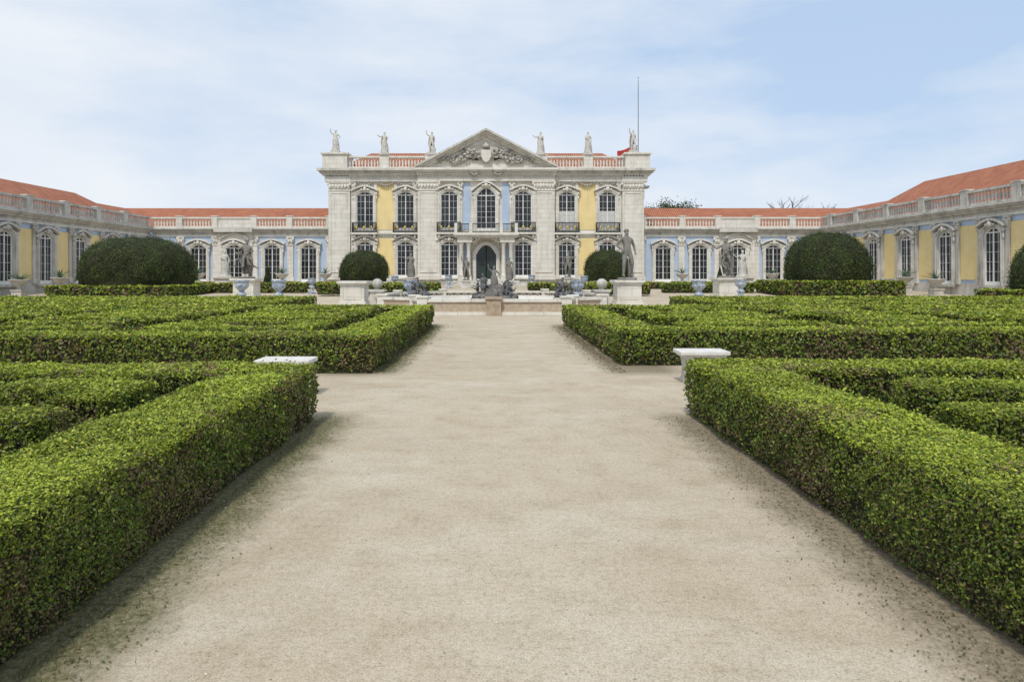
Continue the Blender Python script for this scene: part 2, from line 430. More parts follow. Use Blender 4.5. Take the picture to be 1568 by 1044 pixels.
for q in(-1,1):
    for s in WS:
        dd=PJ if s<5 else 0
        window(K,F,q*s,6.15,10.1,1.75,.35,base=dd+.02,blind=.5 if (q>0 and s>5) else 0)
        window(K,F,q*s,1.35,5.0,1.75,.35,base=dd+.02)
        K['stone'].box(F,q*s-1.3,q*s+1.3,5.7,5.9,dd+.28,dd+.75)
        for k in(-1,1):
            x,y,z=F(q*s+k*1.0,5.5,dd+.4); K['stone:s'].blob((x,y,z),(.15,.3,.25),8,.15)
        n=17
        for i in range(n+1):
            a=q*s-1.2+2.4*i/n; K['iron'].box(F,a-.03,a+.03,5.9,6.85,dd+.66,dd+.70)
        K['iron'].box(F,q*s-1.25,q*s+1.25,6.83,6.92,dd+.64,dd+.72); K['iron'].box(F,q*s-1.25,q*s+1.25,5.95,6.03,dd+.64,dd+.72)
        for k in(-1,1):
            K['iron'].box(F,q*s+k*1.2-.03,q*s+k*1.2+.03,5.9,6.9,dd+.3,dd+.7)
            x,y,z=F(q*s+k*.75,6.4,dd+.73);K['gold:s'].blob((x,y,z),(.10,.04,.18),8)
        x,y,z=F(q*s,6.4,dd+.73);K['gold:s'].blob((x,y,z),(.15,.04,.15),8)
window(K,F,0,6.1,10.45,2.0,.8,base=PJ+.02,rows=6)
window(K,F,0,1.15,4.7,2.2,1.0,base=PJ+.02,hood=False,rows=1)
A=outline(0,1.15,4.7,2.1,1.0); K['green'].prism(F,A,PJ+.05,PJ+.12)
for q in(-1,1):
    K['green'].box(F,q*.5-.42,q*.5+.42,1.3,2.3,PJ+.12,PJ+.16)
    for r in range(4):
        K['glass'].box(F,q*.5-.3,q*.5+.3,2.5+r*.36,2.78+r*.36,PJ+.10,PJ+.135)
for q in(-1,1):
    for s in(1.75,2.5):
        x,y,z=F(q*s,1.15,PJ+1.1)
        K['stone'].box(F,q*s-.3,q*s+.3,.6,1.45,PJ+.8,PJ+1.4)
        K['stone:s'].lathe((x,y,1.45),[(.26,0),(.26,.1),(.2,.18),(.21,1.2),(.18,3.0),(.24,3.1),(.27,3.35),(.3,3.4)],12)
        K['stone'].box(F,q*s-.2,q*s+.2,1.15,5.0,PJ,PJ+.2)
    K['stone'].box(F,q*2.12-.75,q*2.12+.75,4.85,5.35,PJ+.0,PJ+1.45)
K['stone'].box(F,-3.1,3.1,5.35,5.55,PJ,PJ+1.6); K['stone'].box(F,-3.25,3.25,5.55,5.8,PJ,PJ+1.8)
Q=[];Pp=[]
for i in range(13):
    t=-1+2*i/12; Pp.append((1.35*t,4.45+.55*(1-t*t)+.25)); Q.append((1.35*t,4.7+.55*(1-t*t)+.25))
K['stone'].strip(F,Pp,Q,PJ,PJ+1.0)
for p in(-3.0,-1.5,1.5,3.0):
    K['stone'].box(F,p-.15,p+.15,5.8,6.75,PJ+1.45,PJ+1.75)
for i in range(45):
    a=-2.95+5.9*i/44; K['iron'].box(F,a-.018,a+.018,5.8,6.62,PJ+1.58,PJ+1.62)
K['iron'].box(F,-3,3,6.62,6.70,PJ+1.56,PJ+1.64); K['iron'].box(F,-3,3,5.86,5.92,PJ+1.56,PJ+1.64)
for k in range(12):
    x,y,z=F(-1.6+3.2*k/11,5.15+.3*math.sin(k*math.pi/11),PJ+1.1);K['stone:s'].blob((x,y,z),.17,7,.3)
for i in range(4):
    K['stoneW'].box(F,-4.2+i*.3,4.2-i*.3,.2,.6+i*.14,PJ,PJ+3.2-i*.4)
apex=16.1; zb=12.38; hw=7.15
K['stone'].prism(F,[(-hw+.4,zb),(hw-.4,zb),(0,apex-.3)],-.3,PJ+.1)
def rake(t0,t1,d0,d1,st):
    L=[(-hw,zb+t0),(0,apex+t0),(hw,zb+t0)]; U=[(-hw,zb+t1),(0,apex+t1),(hw,zb+t1)]
    K[st].strip(F,L,U,d0,d1)
rake(-.45,-.2,-.3,PJ+.35,'stone'); rake(-.2,.02,-.3,PJ+.7,'stone'); rake(.02,.24,-.3,PJ+1.0,'stoneW')
L=[(-4.9,zb+.25),(0,zb+2.9),(4.9,zb+.25)];U=[(-5.2,zb+.25),(0,zb+3.07),(5.2,zb+.25)]
K['stone'].strip(F,L,U,PJ+.1,PJ+.18)
x,y,z=F(0,zb+1.25,PJ+.35)
K['relief:s'].blob((x,y,z),(.62,.3,.8),14)
sh=[(-.45,zb+1.8),(.45,zb+1.8),(.5,zb+1.2),(.3,zb+.75),(0,zb+.55),(-.3,zb+.75),(-.5,zb+1.2)]
K['stone'].prism(F,sh,PJ+.5,PJ+.72)
x,y,z=F(0,zb+2.2,PJ+.35); K['relief:s'].lathe((x,y,z-.15),[(.36,0),(.42,.18),(.3,.36),(.12,.5),(.03,.62)],10)
rr=random.Random(7)
for q in(-1,1):
    for k in range(26):
        t=k/25; s=q*(.7+4.1*t); zz=zb+.6+.8*(1-t)+.28*math.sin(t*9); r=.30*(1-.5*t)
        for j in range(4):
            x,y,z=F(s+rr.uniform(-.2,.2),zz+rr.uniform(-.35,.4)*(1-.5*t),PJ+.2+rr.uniform(0,.25))
            K['relief:s'].blob((x,y,z),(r*rr.uniform(.4,1),r*.8,r*rr.uniform(.3,.9)),7,.35)
    for j in range(7):
        a=rr.uniform(.5,1.4); K['relief'].strip(F,[(q*.8,zb+.8),(q*(.8+2.4*math.sin(a)),zb+.8+1.5*math.cos(a))],[(q*.8,zb+.9),(q*(.8+2.4*math.sin(a)),zb+.9+1.5*math.cos(a))],PJ+.15,PJ+.32)
    for k in range(9):
        t=k/8; x,y,z=F(q*(.6+1.2*t),zb-.35-.35*math.sin(t*math.pi)+.05,PJ+.62);K['relief:s'].blob((x,y,z),.15,7,.3)
for q in(-1,1):
    a,b_=sorted((q*5.2,q*16.3))
    balustrade(K,F,a,b_,12.4,1.3,.25,posts=[q*10.4,q*5.75],pw=.95,sp=.31)
    K['stone'].box(F,q*15.4-1.25,q*15.4+1.25,12.402,13.85,-2.2,.62); K['stone'].box(F,q*15.4-1.4,q*15.4+1.4,13.85,14.02,-2.4,.78)
def roof(mb,x0,x1,y0,y1,z0,z1,ridge,hip0=0,hip1=0,axis='X'):
    if axis=='X':
        ym=(y0+y1)/2; v=[(x0,y0,z0),(x1,y0,z0),(x1,y1,z0),(x0,y1,z0),(x0+hip0,ym,z1),(x1-hip1,ym,z1)]
    else:
        xm=(x0+x1)/2; v=[(x0,y0,z0),(x0,y1,z0),(x1,y1,z0),(x1,y0,z0),(xm,y0+hip0,z1),(xm,y1-hip1,z1)]
    mb.add(v,[(0,1,5,4),(2,3,4,5),(1,2,5),(3,0,4)])
roof(K['roofX'],c-15.5,c+15.5,71.0,81.5,12.6,15.15,0,2.6,2.6)
roof(K['roofY'],c-6.4,c+6.4,69.6,80,12.7,15.7,0,0,3,'Y')
K['stoneW'].box(F,16.1,16.7,9.6,10.8,-3,-2.2); K['stoneW'].box(F,16.1,17.2,10.8,11.0,-3.2,-2)
K.build(P,{'palewall':'walls','stone':'stone_trim','stone:s':'balusters_and_carving','glass':'window_panes','white':'window_frames','yellow':'yellow_panels','blue':'blue_panels','iron':'balcony_railings','gold:s':'railing_ornament','green':'entrance_door','relief:s':'pediment_relief','roofX':'roof','roofY':'pediment_roof','stoneW':'plinth_and_cornice','curtain':'curtains','relief':'trophy_flags'})
for s,k,r in((-15.4,'wave',0),(-10.4,'robed2',.3),(-5.6,'wave2',0),(5.55,'robed2',-.2),(10.4,'robed',0),(15.0,'wave2',.4)):
    zt=14.02 if abs(s)>13 else 13.84
    e=empty('roof_statue'); KK=Kit()
    KK['marble'].box(F,s-.42,s+.42,zt-.02,zt+.25,-.2,.62)
    KK['marble:s'].blob((c+s+.15,69.8,zt+.5),(.28,.25,.45),8,.2); KK.build(e,{'marble':'plinth','marble:s':'support'})
    fig(k,(c+s,69.78,zt+.25),2.1,r,'marble',e)

# ------------------------------------------------------------ wings
def wing(side):
    e=empty('palace_wing'); K=Kit()
    cc=-.75; q=side
    Fb=lambda s,z,d:(cc+q*s,72-d,z)
    HW=6.3
    K['blue'].box(Fb,16.0,35.45,0,HW,-10,0)
    X0=cc+q*35.45
    Fs=lambda s,z,d:(X0-q*d,s,z)
    K['blue'].box(Fs,24,82,0,HW-.01,-9.5,0)
    K['stoneW'].box(Fb,16.1,35.4,0,1.0,0,.1); K['stoneW'].box(Fs,24,71.9,0,1.0,0,.1)
    for (FF,a,b_) in((Fb,16.0,35.2),(Fs,24,71.6)):
        K['stone'].box(FF,a,b_,5.62,5.8,0,.14); K['stoneW'].box(FF,a,b_,5.8,6.05,0,.1)
        K['stoneW'].box(FF,a,b_,6.05,6.22,0,.3); K['stoneW'].box(FF,a,b_,6.22,6.36,0,.48); K['stoneW'].box(FF,a,b_,6.36,6.5,0,.62)
    ws=[18.65,22.5,26.4,30.25,34.0]
    for s in ws:
        if s==26.4:
            K['stone'].box(Fb,s-1.85,s+1.85,0,6.05,0,.28)
            window(K,Fb,s,.9,4.75,1.75,.35,base=.3)
            K['stoneW'].box(Fb,s-2.0,s+2.0,6.06,6.5,.1,.85)
            P1=[];P2=[]
            for i in range(13):
                t=-1+2*i/12; zz=5.25+.6*(1-t*t); P1.append((s+1.55*t,zz)); P2.append((s+1.55*t,zz+.16))
            K['stoneW'].strip(Fb,P1,P2,.28,.6)
        else:
            window(K,Fb,s,.9,4.75,1.7,.35,base=.02)
    for s in(16.45,20.6,24.35,28.45,32.15):
        pilaster(K,Fb,s,.62,.9,5.62,0,.16,panel=False)
    balustrade(K,Fb,16.1,35.2,6.5,1.15,.25,posts=[16.45,20.6,24.35,28.45,32.15],pw=.6,st='stone',solid=[(24.5,28.3)],sp=.31)
    ys=[50.4+4.6*k for k in range(-5,5)] if q<0 else [47.2+4.95*k for k in range(-4,5)]
    sp=4.6 if q<0 else 4.95
    ps=[]
    for y in ys:
        if y>71: continue
        window(K,Fs,y,.9,4.9,1.6,.35,base=.02,st='stoneW')
        m=y+sp/2
        if m<70.5:
            pw=.95 if q<0 else 1.1
            K['yellow'].box(Fs,m-pw+.15,m+pw-.15,1.25,5.2,0,.05)
            for t in(-1,1):
                pilaster(K,Fs,m+t*(pw+.05),.36,.9,5.62,0,.16,panel=False,st='stoneW')
            ps.append(m)
    balustrade(K,Fs,24,71.4,6.5,1.15,.25,posts=ps,pw=.7,st='stoneW',sp=.34)
    xa,xb=sorted((cc+q*15.5,cc+q*45))
    roof(K['roofX'],xa,xb,73.0,82,6.7,9.15,0,0,0)
    xa,xb=sorted((X0+q*1.0,X0+q*9.6))
    roof(K['roofY'],xa,xb,24,81.9,6.72,9.1,0,0,3,'Y')
    if q<0: roof(K['roofY'],xa-.3,xb+.02,24,73,6.75,9.75,0,0,5,'Y')
    else: roof(K['roofY'],xa-.02,xb+.3,24,69.5,6.75,10.3,0,0,6,'Y')
    K.build(e,{'blue':'walls','stone':'stone_trim','stoneW':'cornice_and_pilasters','glass':'window_panes','white':'window_frames','yellow':'yellow_panels','roofX':'back_roof','roofY':'side_roof','stone:s':'balusters','stoneW:s':'side_balusters'})
wing(-1); wing(1)

# ------------------------------------------------------------ flag
e=empty('flagpole'); mb=MB(); mb.lathe((16.8,79,12),[(.06,0),(.045,11.2),(.025,12.3),(.07,12.4),(.0,12.5)],8); mb.obj('pole',M['polegrey'],e)
e=empty('flag')
for nm,a,b_ in(('flaggreen',0,.4),('flagred',.4,1)):
    mb=MB(); n=10; vs=[]
    for i in range(n+1):
        t=a+(b_-a)*i/n
        for j in range(5):
            u=j/4; vs.append((16.7-2.3*t,79+.25*math.sin(t*8+u),16.6-1.3*u-.7*t+.1*math.sin(t*7)))
    mb.add(vs,[(i*5+j,i*5+j+1,(i+1)*5+j+1,(i+1)*5+j) for i in range(n) for j in range(4)]); mb.obj(nm,M[nm],e,True)

# ------------------------------------------------------------ ground
m,nt,b=newmat('gravel')
tc=N(nt,'ShaderNodeTexCoord').outputs['Object']
big=noise_n(nt,.45,6,rough=.6); mid=noise_n(nt,1.1,7,rough=.7,stretch=(1.2,.8,1)); fine=noise_n(nt,95,3,rough=.85); fine2=noise_n(nt,28,4,rough=.8)
strk=noise_n(nt,1.0,7,stretch=(.6,1.3,1),rough=.68,loc=(3,7,0)); blot=noise_n(nt,3.5,6,rough=.75,loc=(5,1,0))
c1=ramp(nt,big,[(.3,(.42,.355,.265)),(.5,(.465,.40,.305)),(.7,(.50,.44,.345))])
c2=mixc(nt,ramp(nt,mid,[(.48,(0,0,0)),(.70,(.55,.55,.55))]),c1,(.37,.295,.20))
c3=mixc(nt,ramp(nt,strk,[(.5,(0,0,0)),(.66,(.45,.45,.45))]),c2,(.55,.505,.42))
c3=mixc(nt,1.0,c3,ramp(nt,blot,[(.35,(.90,.89,.87)),(.5,(1,1,1)),(.66,(1.04,1.04,1.04))]),'MULTIPLY')
c4=mixc(nt,1.0,c3,ramp(nt,fine,[(.32,(.58,.56,.52)),(.48,(1,1,1)),(.68,(1.28,1.28,1.28))]),'MULTIPLY')
c4=mixc(nt,1.0,c4,ramp(nt,fine2,[(.32,(.78,.76,.72)),(.5,(1,1,1)),(.68,(1.10,1.10,1.10))]),'MULTIPLY')
sx=N(nt,'ShaderNodeSeparateXYZ'); nt.links.new(tc,sx.inputs[0])
def mth(op,a,b_=None,c_=None):
    n=N(nt,'ShaderNodeMath',operation=op)
    for i,v in enumerate((a,b_,c_)):
        if v is None: continue
        if isinstance(v,(int,float)): n.inputs[i].default_value=v
        else: nt.links.new(v,n.inputs[i])
    return n.outputs[0]
def rng_(v,a,b_):
    n=N(nt,'ShaderNodeMapRange'); n.inputs[1].default_value=a; n.inputs[2].default_value=b_; nt.links.new(v,n.inputs[0]); return n.outputs[0]
ax=mth('ABSOLUTE',mth('SUBTRACT',sx.outputs[0],.14))
side=rng_(sx.outputs[0],-.5,.5)
edge=mth('ADD',ax,mth('MULTIPLY',mth('SUBTRACT',noise_n(nt,2.6,7,rough=.78),.5),.7))
edge=mth('SUBTRACT',edge,mth('MULTIPLY',side,.06))
mr=rng_(edge,1.60,1.92)
nearm=rng_(sx.outputs[1],8.3,7.7)
farm=mth('MULTIPLY',rng_(sx.outputs[1],11.0,11.6),rng_(sx.outputs[1],22.8,22))
ym=mth('ADD',nearm,farm)
msk=mth('MULTIPLY',mth('MULTIPLY',mr,ym),mth('MULTIPLY',rng_(ax,3.2,2.8),.9))
mossc=mixc(nt,side,ramp(nt,fine2,[(.34,(.045,.047,.02)),(.5,(.12,.12,.05)),(.68,(.27,.23,.15))]),ramp(nt,fine2,[(.35,(.12,.095,.06)),(.5,(.21,.175,.12)),(.68,(.32,.27,.19))]))
col=mixc(nt,msk,c4,mossc)
nt.links.new(col,b.inputs['Base Color']); b.inputs['Roughness'].default_value=.95; b.inputs['Specular IOR Level'].default_value=.15
hh=mth('ADD',mth('MULTIPLY',fine,.5),fine2)
bump(nt,b,hh,.5,.01)
M['gravel']=m
mb=MB(); ysl=[-300]+[43+24*i/16 for i in range(17)]+[1500]
vs=[]
for y in ysl: vs+=[(-1200,y,gz(y)),(1200,y,gz(y))]
mb.add(vs,[(2*i,2*i+1,2*i+3,2*i+2) for i in range(len(ysl)-1)])
mb.obj('ground',M['gravel'])
mb=MB(); pr=random.Random(2)
for i in range(1500):
    y=1.8+pr.random()**1.6*9; x=pr.uniform(-2.1,2.4); r=pr.uniform(.002,.005)*(1+.9*(pr.random()>.96))
    mb.blob((x,y,r*.3),(r*1.3,r,r*.6),5,.25)
mb.obj('gravel_pebbles',flat('pebble',(.40,.35,.28),.9,0,.6,30),smooth=True)

# ------------------------------------------------------------ leaves
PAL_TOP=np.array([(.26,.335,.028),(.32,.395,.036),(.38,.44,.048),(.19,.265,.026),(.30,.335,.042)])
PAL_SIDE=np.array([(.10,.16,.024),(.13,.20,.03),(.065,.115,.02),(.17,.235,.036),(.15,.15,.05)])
BROWN=np.array((.17,.125,.065))
def snoise(x,y,z=0):
    return (np.sin(x*1.7+1.3*np.sin(y*1.1+z))+np.sin(y*2.3+1.7*np.sin(x*.9))+np.sin((x+y)*3.9+z*4)*.6+np.sin((x-y)*7.1+z*6)*.4)/3
def leaves_obj(name,P_,Nn,S,C,parent,mat='leaf',spread=.85,asp=.55,T_=None):
    n=len(P_)
    nn=Nn+rng.normal(0,1,(n,3))*(spread if np.isscalar(spread) else spread[:,None]); nn/=np.linalg.norm(nn,axis=1,keepdims=True)
    if T_ is None:
        r=rng.normal(0,1,(n,3)); t=np.cross(nn,r)
    else: t=T_
    t/=np.linalg.norm(t,axis=1,keepdims=True); bt=np.cross(nn,t)
    L=S[:,None]*.5; Wd=L*asp
    V=np.empty((n,4,3)); V[:,0]=P_-t*L; V[:,1]=P_+bt*Wd; V[:,2]=P_+t*L; V[:,3]=P_-bt*Wd
    me=bpy.data.meshes.new(name); me.vertices.add(n*4); me.vertices.foreach_set('co',V.reshape(-1).astype(np.float32))
    me.loops.add(n*4); me.loops.foreach_set('vertex_index',np.arange(n*4,dtype=np.int32))
    me.polygons.add(n); me.polygons.foreach_set('loop_start',np.arange(0,n*4,4,dtype=np.int32))
    me.polygons.foreach_set('loop_total',np.full(n,4,dtype=np.int32))
    me.update(calc_edges=True)
    at=me.attributes.new('Col','FLOAT_COLOR','POINT')
    cc=np.ones((n,4,4),dtype=np.float32); cc[:,:,:3]=C[:,None,:]; at.data.foreach_set('color',cc.reshape(-1))
    me.materials.append(M[mat]); o=bpy.data.objects.new(name,me); COL.objects.link(o); o.parent=parent
    return o
BASE=.018
def leafsize(x,y): return BASE*np.maximum(1,np.hypot(x,y)/3.7)
def seg_leaves(seg,H,out,cov=1.7):
    cx,cy,L,Wd,ang=seg; ca,sa=math.cos(ang),math.sin(ang)
    dx,dy=-cx,-cy; lx=dx*ca+dy*sa; ly=-dx*sa+dy*ca
    nx=max(0,abs(lx)-L/2); ny=max(0,abs(ly)-Wd/2); dmin=max(1.8,math.hypot(nx,ny))
    smin=float(leafsize(dmin,0)); dens=cov/(smin*smin*.5*.55)
    faces=[('t',L*Wd)]+[('x+',Wd*H),('x-',Wd*H),('y+',L*H),('y-',L*H)]
    for f,area in faces:
        dm=1
        if f!='t':
            sg=1 if f[1]=='+' else -1
            nrm=(sg*ca,sg*sa) if f[0]=='x' else (-sg*sa,sg*ca)
            if nrm[1]>.7: dm=.4
        n=int(area*dens*dm); 
        if n<1: continue
        u=rng.random(n)-.5; v=rng.random(n)
        if f=='t': a=u*L; b_=(v-.5)*Wd; z=np.full(n,H); nl=(0,0,1)
        elif f[0]=='x': a=np.full(n,sg*L/2); b_=u*Wd; z=v*H; nl=(sg*ca,sg*sa,.15)
        else: a=u*L; b_=np.full(n,sg*Wd/2); z=v*H; nl=(-sg*sa,sg*ca,.15)
        x=cx+a*ca-b_*sa; y=cy+a*sa+b_*ca
        s=leafsize(x,y); keep=(rng.random(n)<(smin/s)**2)&(y>-.3)
        # sparse woody holes and thin feet on the sides
        if f!='t': keep&=(rng.random(n)<(.4+1.3*(z/H))*np.where(snoise(x*2.9+1,y*2.6,z*5)>.62,.35,1))
        x,y,z,s,a,b_=x[keep],y[keep],z[keep],s[keep],a[keep],b_[keep]; n=len(x)
        if n==0: continue
        tuft=np.sin(x*31+3*np.sin(y*23+z*9))*np.sin(y*29+3*np.sin(x*19))
        bul=(.026 if f=='t' else .048)*snoise(x*1.8,y*1.8,z*3)+.014*tuft
        off=rng.normal(0,.008 if f=='t' else .016,n)+bul+(rng.random(n)<.04)*rng.random(n)*.045
        Pp=np.stack([x,y,z],1)+np.array(nl)*off[:,None]
        if f=='t':
            eL=L/2-np.abs(a); eW=Wd/2-np.abs(b_); e1=np.minimum(eL,eW)
            Pp[:,2]-=.05*np.exp(-e1/.045)
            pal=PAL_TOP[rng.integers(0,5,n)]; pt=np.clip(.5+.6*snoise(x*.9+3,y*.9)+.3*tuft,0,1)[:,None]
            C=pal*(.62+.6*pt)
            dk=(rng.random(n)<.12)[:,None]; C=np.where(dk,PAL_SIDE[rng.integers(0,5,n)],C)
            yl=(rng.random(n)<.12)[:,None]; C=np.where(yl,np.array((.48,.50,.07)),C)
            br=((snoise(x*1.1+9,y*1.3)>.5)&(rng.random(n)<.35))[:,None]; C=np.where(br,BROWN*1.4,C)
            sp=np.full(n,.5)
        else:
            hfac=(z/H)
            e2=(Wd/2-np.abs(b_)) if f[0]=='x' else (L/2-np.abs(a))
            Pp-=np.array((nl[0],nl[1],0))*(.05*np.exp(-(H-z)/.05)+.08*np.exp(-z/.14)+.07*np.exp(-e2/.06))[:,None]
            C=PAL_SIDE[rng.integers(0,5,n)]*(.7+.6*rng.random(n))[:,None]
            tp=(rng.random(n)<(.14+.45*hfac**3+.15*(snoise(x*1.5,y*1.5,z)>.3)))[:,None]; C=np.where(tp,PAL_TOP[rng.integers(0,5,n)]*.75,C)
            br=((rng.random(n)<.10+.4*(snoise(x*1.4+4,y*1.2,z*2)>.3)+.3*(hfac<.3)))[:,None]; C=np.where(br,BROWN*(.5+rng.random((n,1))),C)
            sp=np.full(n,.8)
        out.append((Pp,np.tile(np.array(nl,dtype=float),(n,1)),s*rng.uniform(.7,1.25,n),C,sp))
def ring(x0,x1,y0,y1,w):
    return [((x0+x1)/2,y0+w/2,x1-x0,w,0),((x0+x1)/2,y1-w/2,x1-x0,w,0),
            (x0+w/2,(y0+y1)/2,y1-y0-2*w,w,math.pi/2),(x1-w/2,(y0+y1)/2,y1-y0-2*w,w,math.pi/2)]
def rect(x0,x1,y0,y1):
    if x1-x0>=y1-y0: return [((x0+x1)/2,(y0+y1)/2,x1-x0,y1-y0,0)]
    return [((x0+x1)/2,(y0+y1)/2,y1-y0,x1-x0,math.pi/2)]
def cell(x0,x1,y0,y1,kind,w=.6,g=.5):
    out=[]; xm,ym=(x0+x1)/2,(y0+y1)/2
    if kind==0:
        out+=ring(x0,x1,y0,y1,w)
        if x1-x0>2*w+2*g+.4 and y1-y0>2*w+2*g+.4: out+=rect(x0+w+g,x1-w-g,y0+w+g,y1-w-g)
    elif kind==1:
        L=math.hypot(x1-x0,y1-y0)*.82; a=math.atan2(y1-y0,x1-x0)
        out.append((xm,ym,L,w,a)); out.append((xm,ym,L*.99,w*.98,-a))
        out.append((xm,y0+w/2,(x1-x0),w,0)); out.append((xm,y1-w/2,(x1-x0),w,0))
    elif kind==2:
        out+=rect(x0,x1,y0,y0+w); out+=rect(x0,x0+w,y0+w,y1-w-g); out+=rect(x0+w+g,x1,y1-w,y1); out+=rect(x1-w,x1,y0+w+g,y1-w)
        out+=rect(x0+w+g,x1-w-g,ym-w/2,ym+w/2)
    elif kind==3:
        n=max(2,int((y1-y0+g)/(w+g))); st=(y1-y0+g)/n
        for i in range(n):
            k=.35*((i*7)%3); out+=rect(x0+k,x1-.3*((i*5)%3),y0+i*st,y0+i*st+w)
    return out
def block(x0,x1,y0,y1,w,cw,ch,seed,g=.5,iw=.6):
    r=random.Random(seed); segs=ring(x0,x1,y0,y1,w)
    X0,X1,Y0,Y1=x0+w+g,x1-w-g,y0+w+g,y1-w-g
    nx=max(1,round((X1-X0+g)/(cw+g))); ny=max(1,round((Y1-Y0+g)/(ch+g)))
    sw=(X1-X0+g)/nx; sh=(Y1-Y0+g)/ny
    for i in range(nx):
        for j in range(ny):
            segs+=cell(X0+i*sw,X0+i*sw+sw-g,Y0+j*sh,Y0+j*sh+sh-g,r.choice([0,1,2,3,2,0]),iw,min(g,.5))
    return segs
def hedge(x0,x1,y0,y1,w,cw,ch,seed,H=.64,cov=1.7,iw=.6,g=.55,segs=None,zb=0,soil=True,name='box_hedge'):
    e=empty(name); segs=segs or block(x0,x1,y0,y1,w,cw,ch,seed,iw=iw,g=g)
    mb=MB(); outl=[]
    for i,s in enumerate(segs):
        cx,cy,L,Wd,a=s; ca,sa=math.cos(a),math.sin(a); ins=.09; h=H-.055-.002*(i%9)
        f=lambda p,z,q:(cx+p*ca-q*sa,cy+p*sa+q*ca,z+zb)
        mb.box(f,-L/2+ins,L/2-ins,0,h,-Wd/2+ins,Wd/2-ins)
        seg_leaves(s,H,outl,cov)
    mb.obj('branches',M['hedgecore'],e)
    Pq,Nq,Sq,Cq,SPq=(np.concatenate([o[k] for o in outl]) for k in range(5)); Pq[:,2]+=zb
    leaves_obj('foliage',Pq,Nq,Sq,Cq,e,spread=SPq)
    if soil:
        mb=MB(); mb.add([(x0+.1,y0+.1,.004),(x1-.1,y0+.1,.004),(x1-.1,y1-.1,.004),(x0+.1,y1-.1,.004)],[(0,1,2,3)]); mb.obj('soil',M['soil'],e)
hedge(-12,-1.99,-1,7.8,.80,2.3,1.9,3,cov=1.5,iw=.5,g=.42)
hedge(2.27,12.5,-1,8.13,.82,2.3,2.0,11,cov=1.5,iw=.5,g=.42)
hedge(-24,-1.95,11.3,22.3,.90,3.4,2.6,5,cov=1.3,iw=.7,g=.62)
hedge(2.28,24,12.3,22.3,.90,3.4,2.6,8,cov=1.3,iw=.7,g=.62)
hedge(-30,-8,23.6,31,.95,4.4,2.2,6,cov=1.2,iw=.9,g=.7)
hedge(8,30,23.6,31,.95,4.4,2.2,9,cov=1.2,iw=.9,g=.7)
far=[]
for q in(-1,1):
    far+=rect(*sorted((q*5-.7,q*12-.7)),49,50.2)+rect(*sorted((q*14-.7,q*21-.7)),53,54.2)
    far+=rect(*sorted((q*3.6-.7,q*8-.7)),55,56.2)+rect(*sorted((q*9-.7,q*15.5-.7)),59,60.2)
    far+=rect(*sorted((q*16.5-.7,q*31-.7)),60,61)
hedge(0,0,0,0,0,0,0,0,H=.75,cov=1.3,segs=far,zb=.2,soil=False,name='low_hedge')
def litter(n):
    sd=rng.choice([-1,1],n); d=np.abs(rng.normal(0,.2,n)); x=np.where(sd<0,-1.97+d,2.25-d)
    y=1.5+20*rng.random(n)**1.5; ok=~((y>7.9)&(y<11.4)); x=x[ok];y=y[ok];n=len(x)
    Pp=np.stack([x,y,np.full(n,.008)],1); Nn=np.tile(np.array((0,0,1.)),(n,1))
    C=np.array([(.16,.11,.05),(.10,.08,.04),(.20,.17,.07),(.07,.10,.025),(.26,.20,.11)])[rng.integers(0,5,n)]
    return Pp,Nn,.016*rng.uniform(.6,1.3,n)*np.maximum(1,y/6),C
e=empty('fallen_leaves'); Pp,Nn,S,C=litter(9000); leaves_obj('leaf_litter',Pp,Nn,S,C,e,spread=.25)
n=11000; d=np.abs(rng.normal(.03,.13,n)); y=1.2+20*rng.random(n)**1.4; x=-1.97+d
ok=(~((y>7.9)&(y<11.4)))&(snoise(x*3,y*1.7)+rng.normal(0,.3,n)>.05); x=x[ok];y=y[ok];n=len(x)
e=empty('grass'); th=rng.uniform(0,6.28,n)
T_=np.stack([.35*rng.normal(0,1,n),.35*rng.normal(0,1,n),np.ones(n)],1); T_/=np.linalg.norm(T_,axis=1,keepdims=True)
Nn=np.cross(T_,np.stack([np.cos(th),np.sin(th),np.zeros(n)],1)); S=.024*rng.uniform(.5,1.4,n)*np.maximum(1,y/8)
leaves_obj('grass_tufts',np.stack([x,y,S*.4],1),Nn,S,np.array([(.10,.13,.035),(.14,.16,.05),(.20,.18,.09)])[rng.integers(0,3,n)],e,spread=0.0,asp=.16,T_=T_)

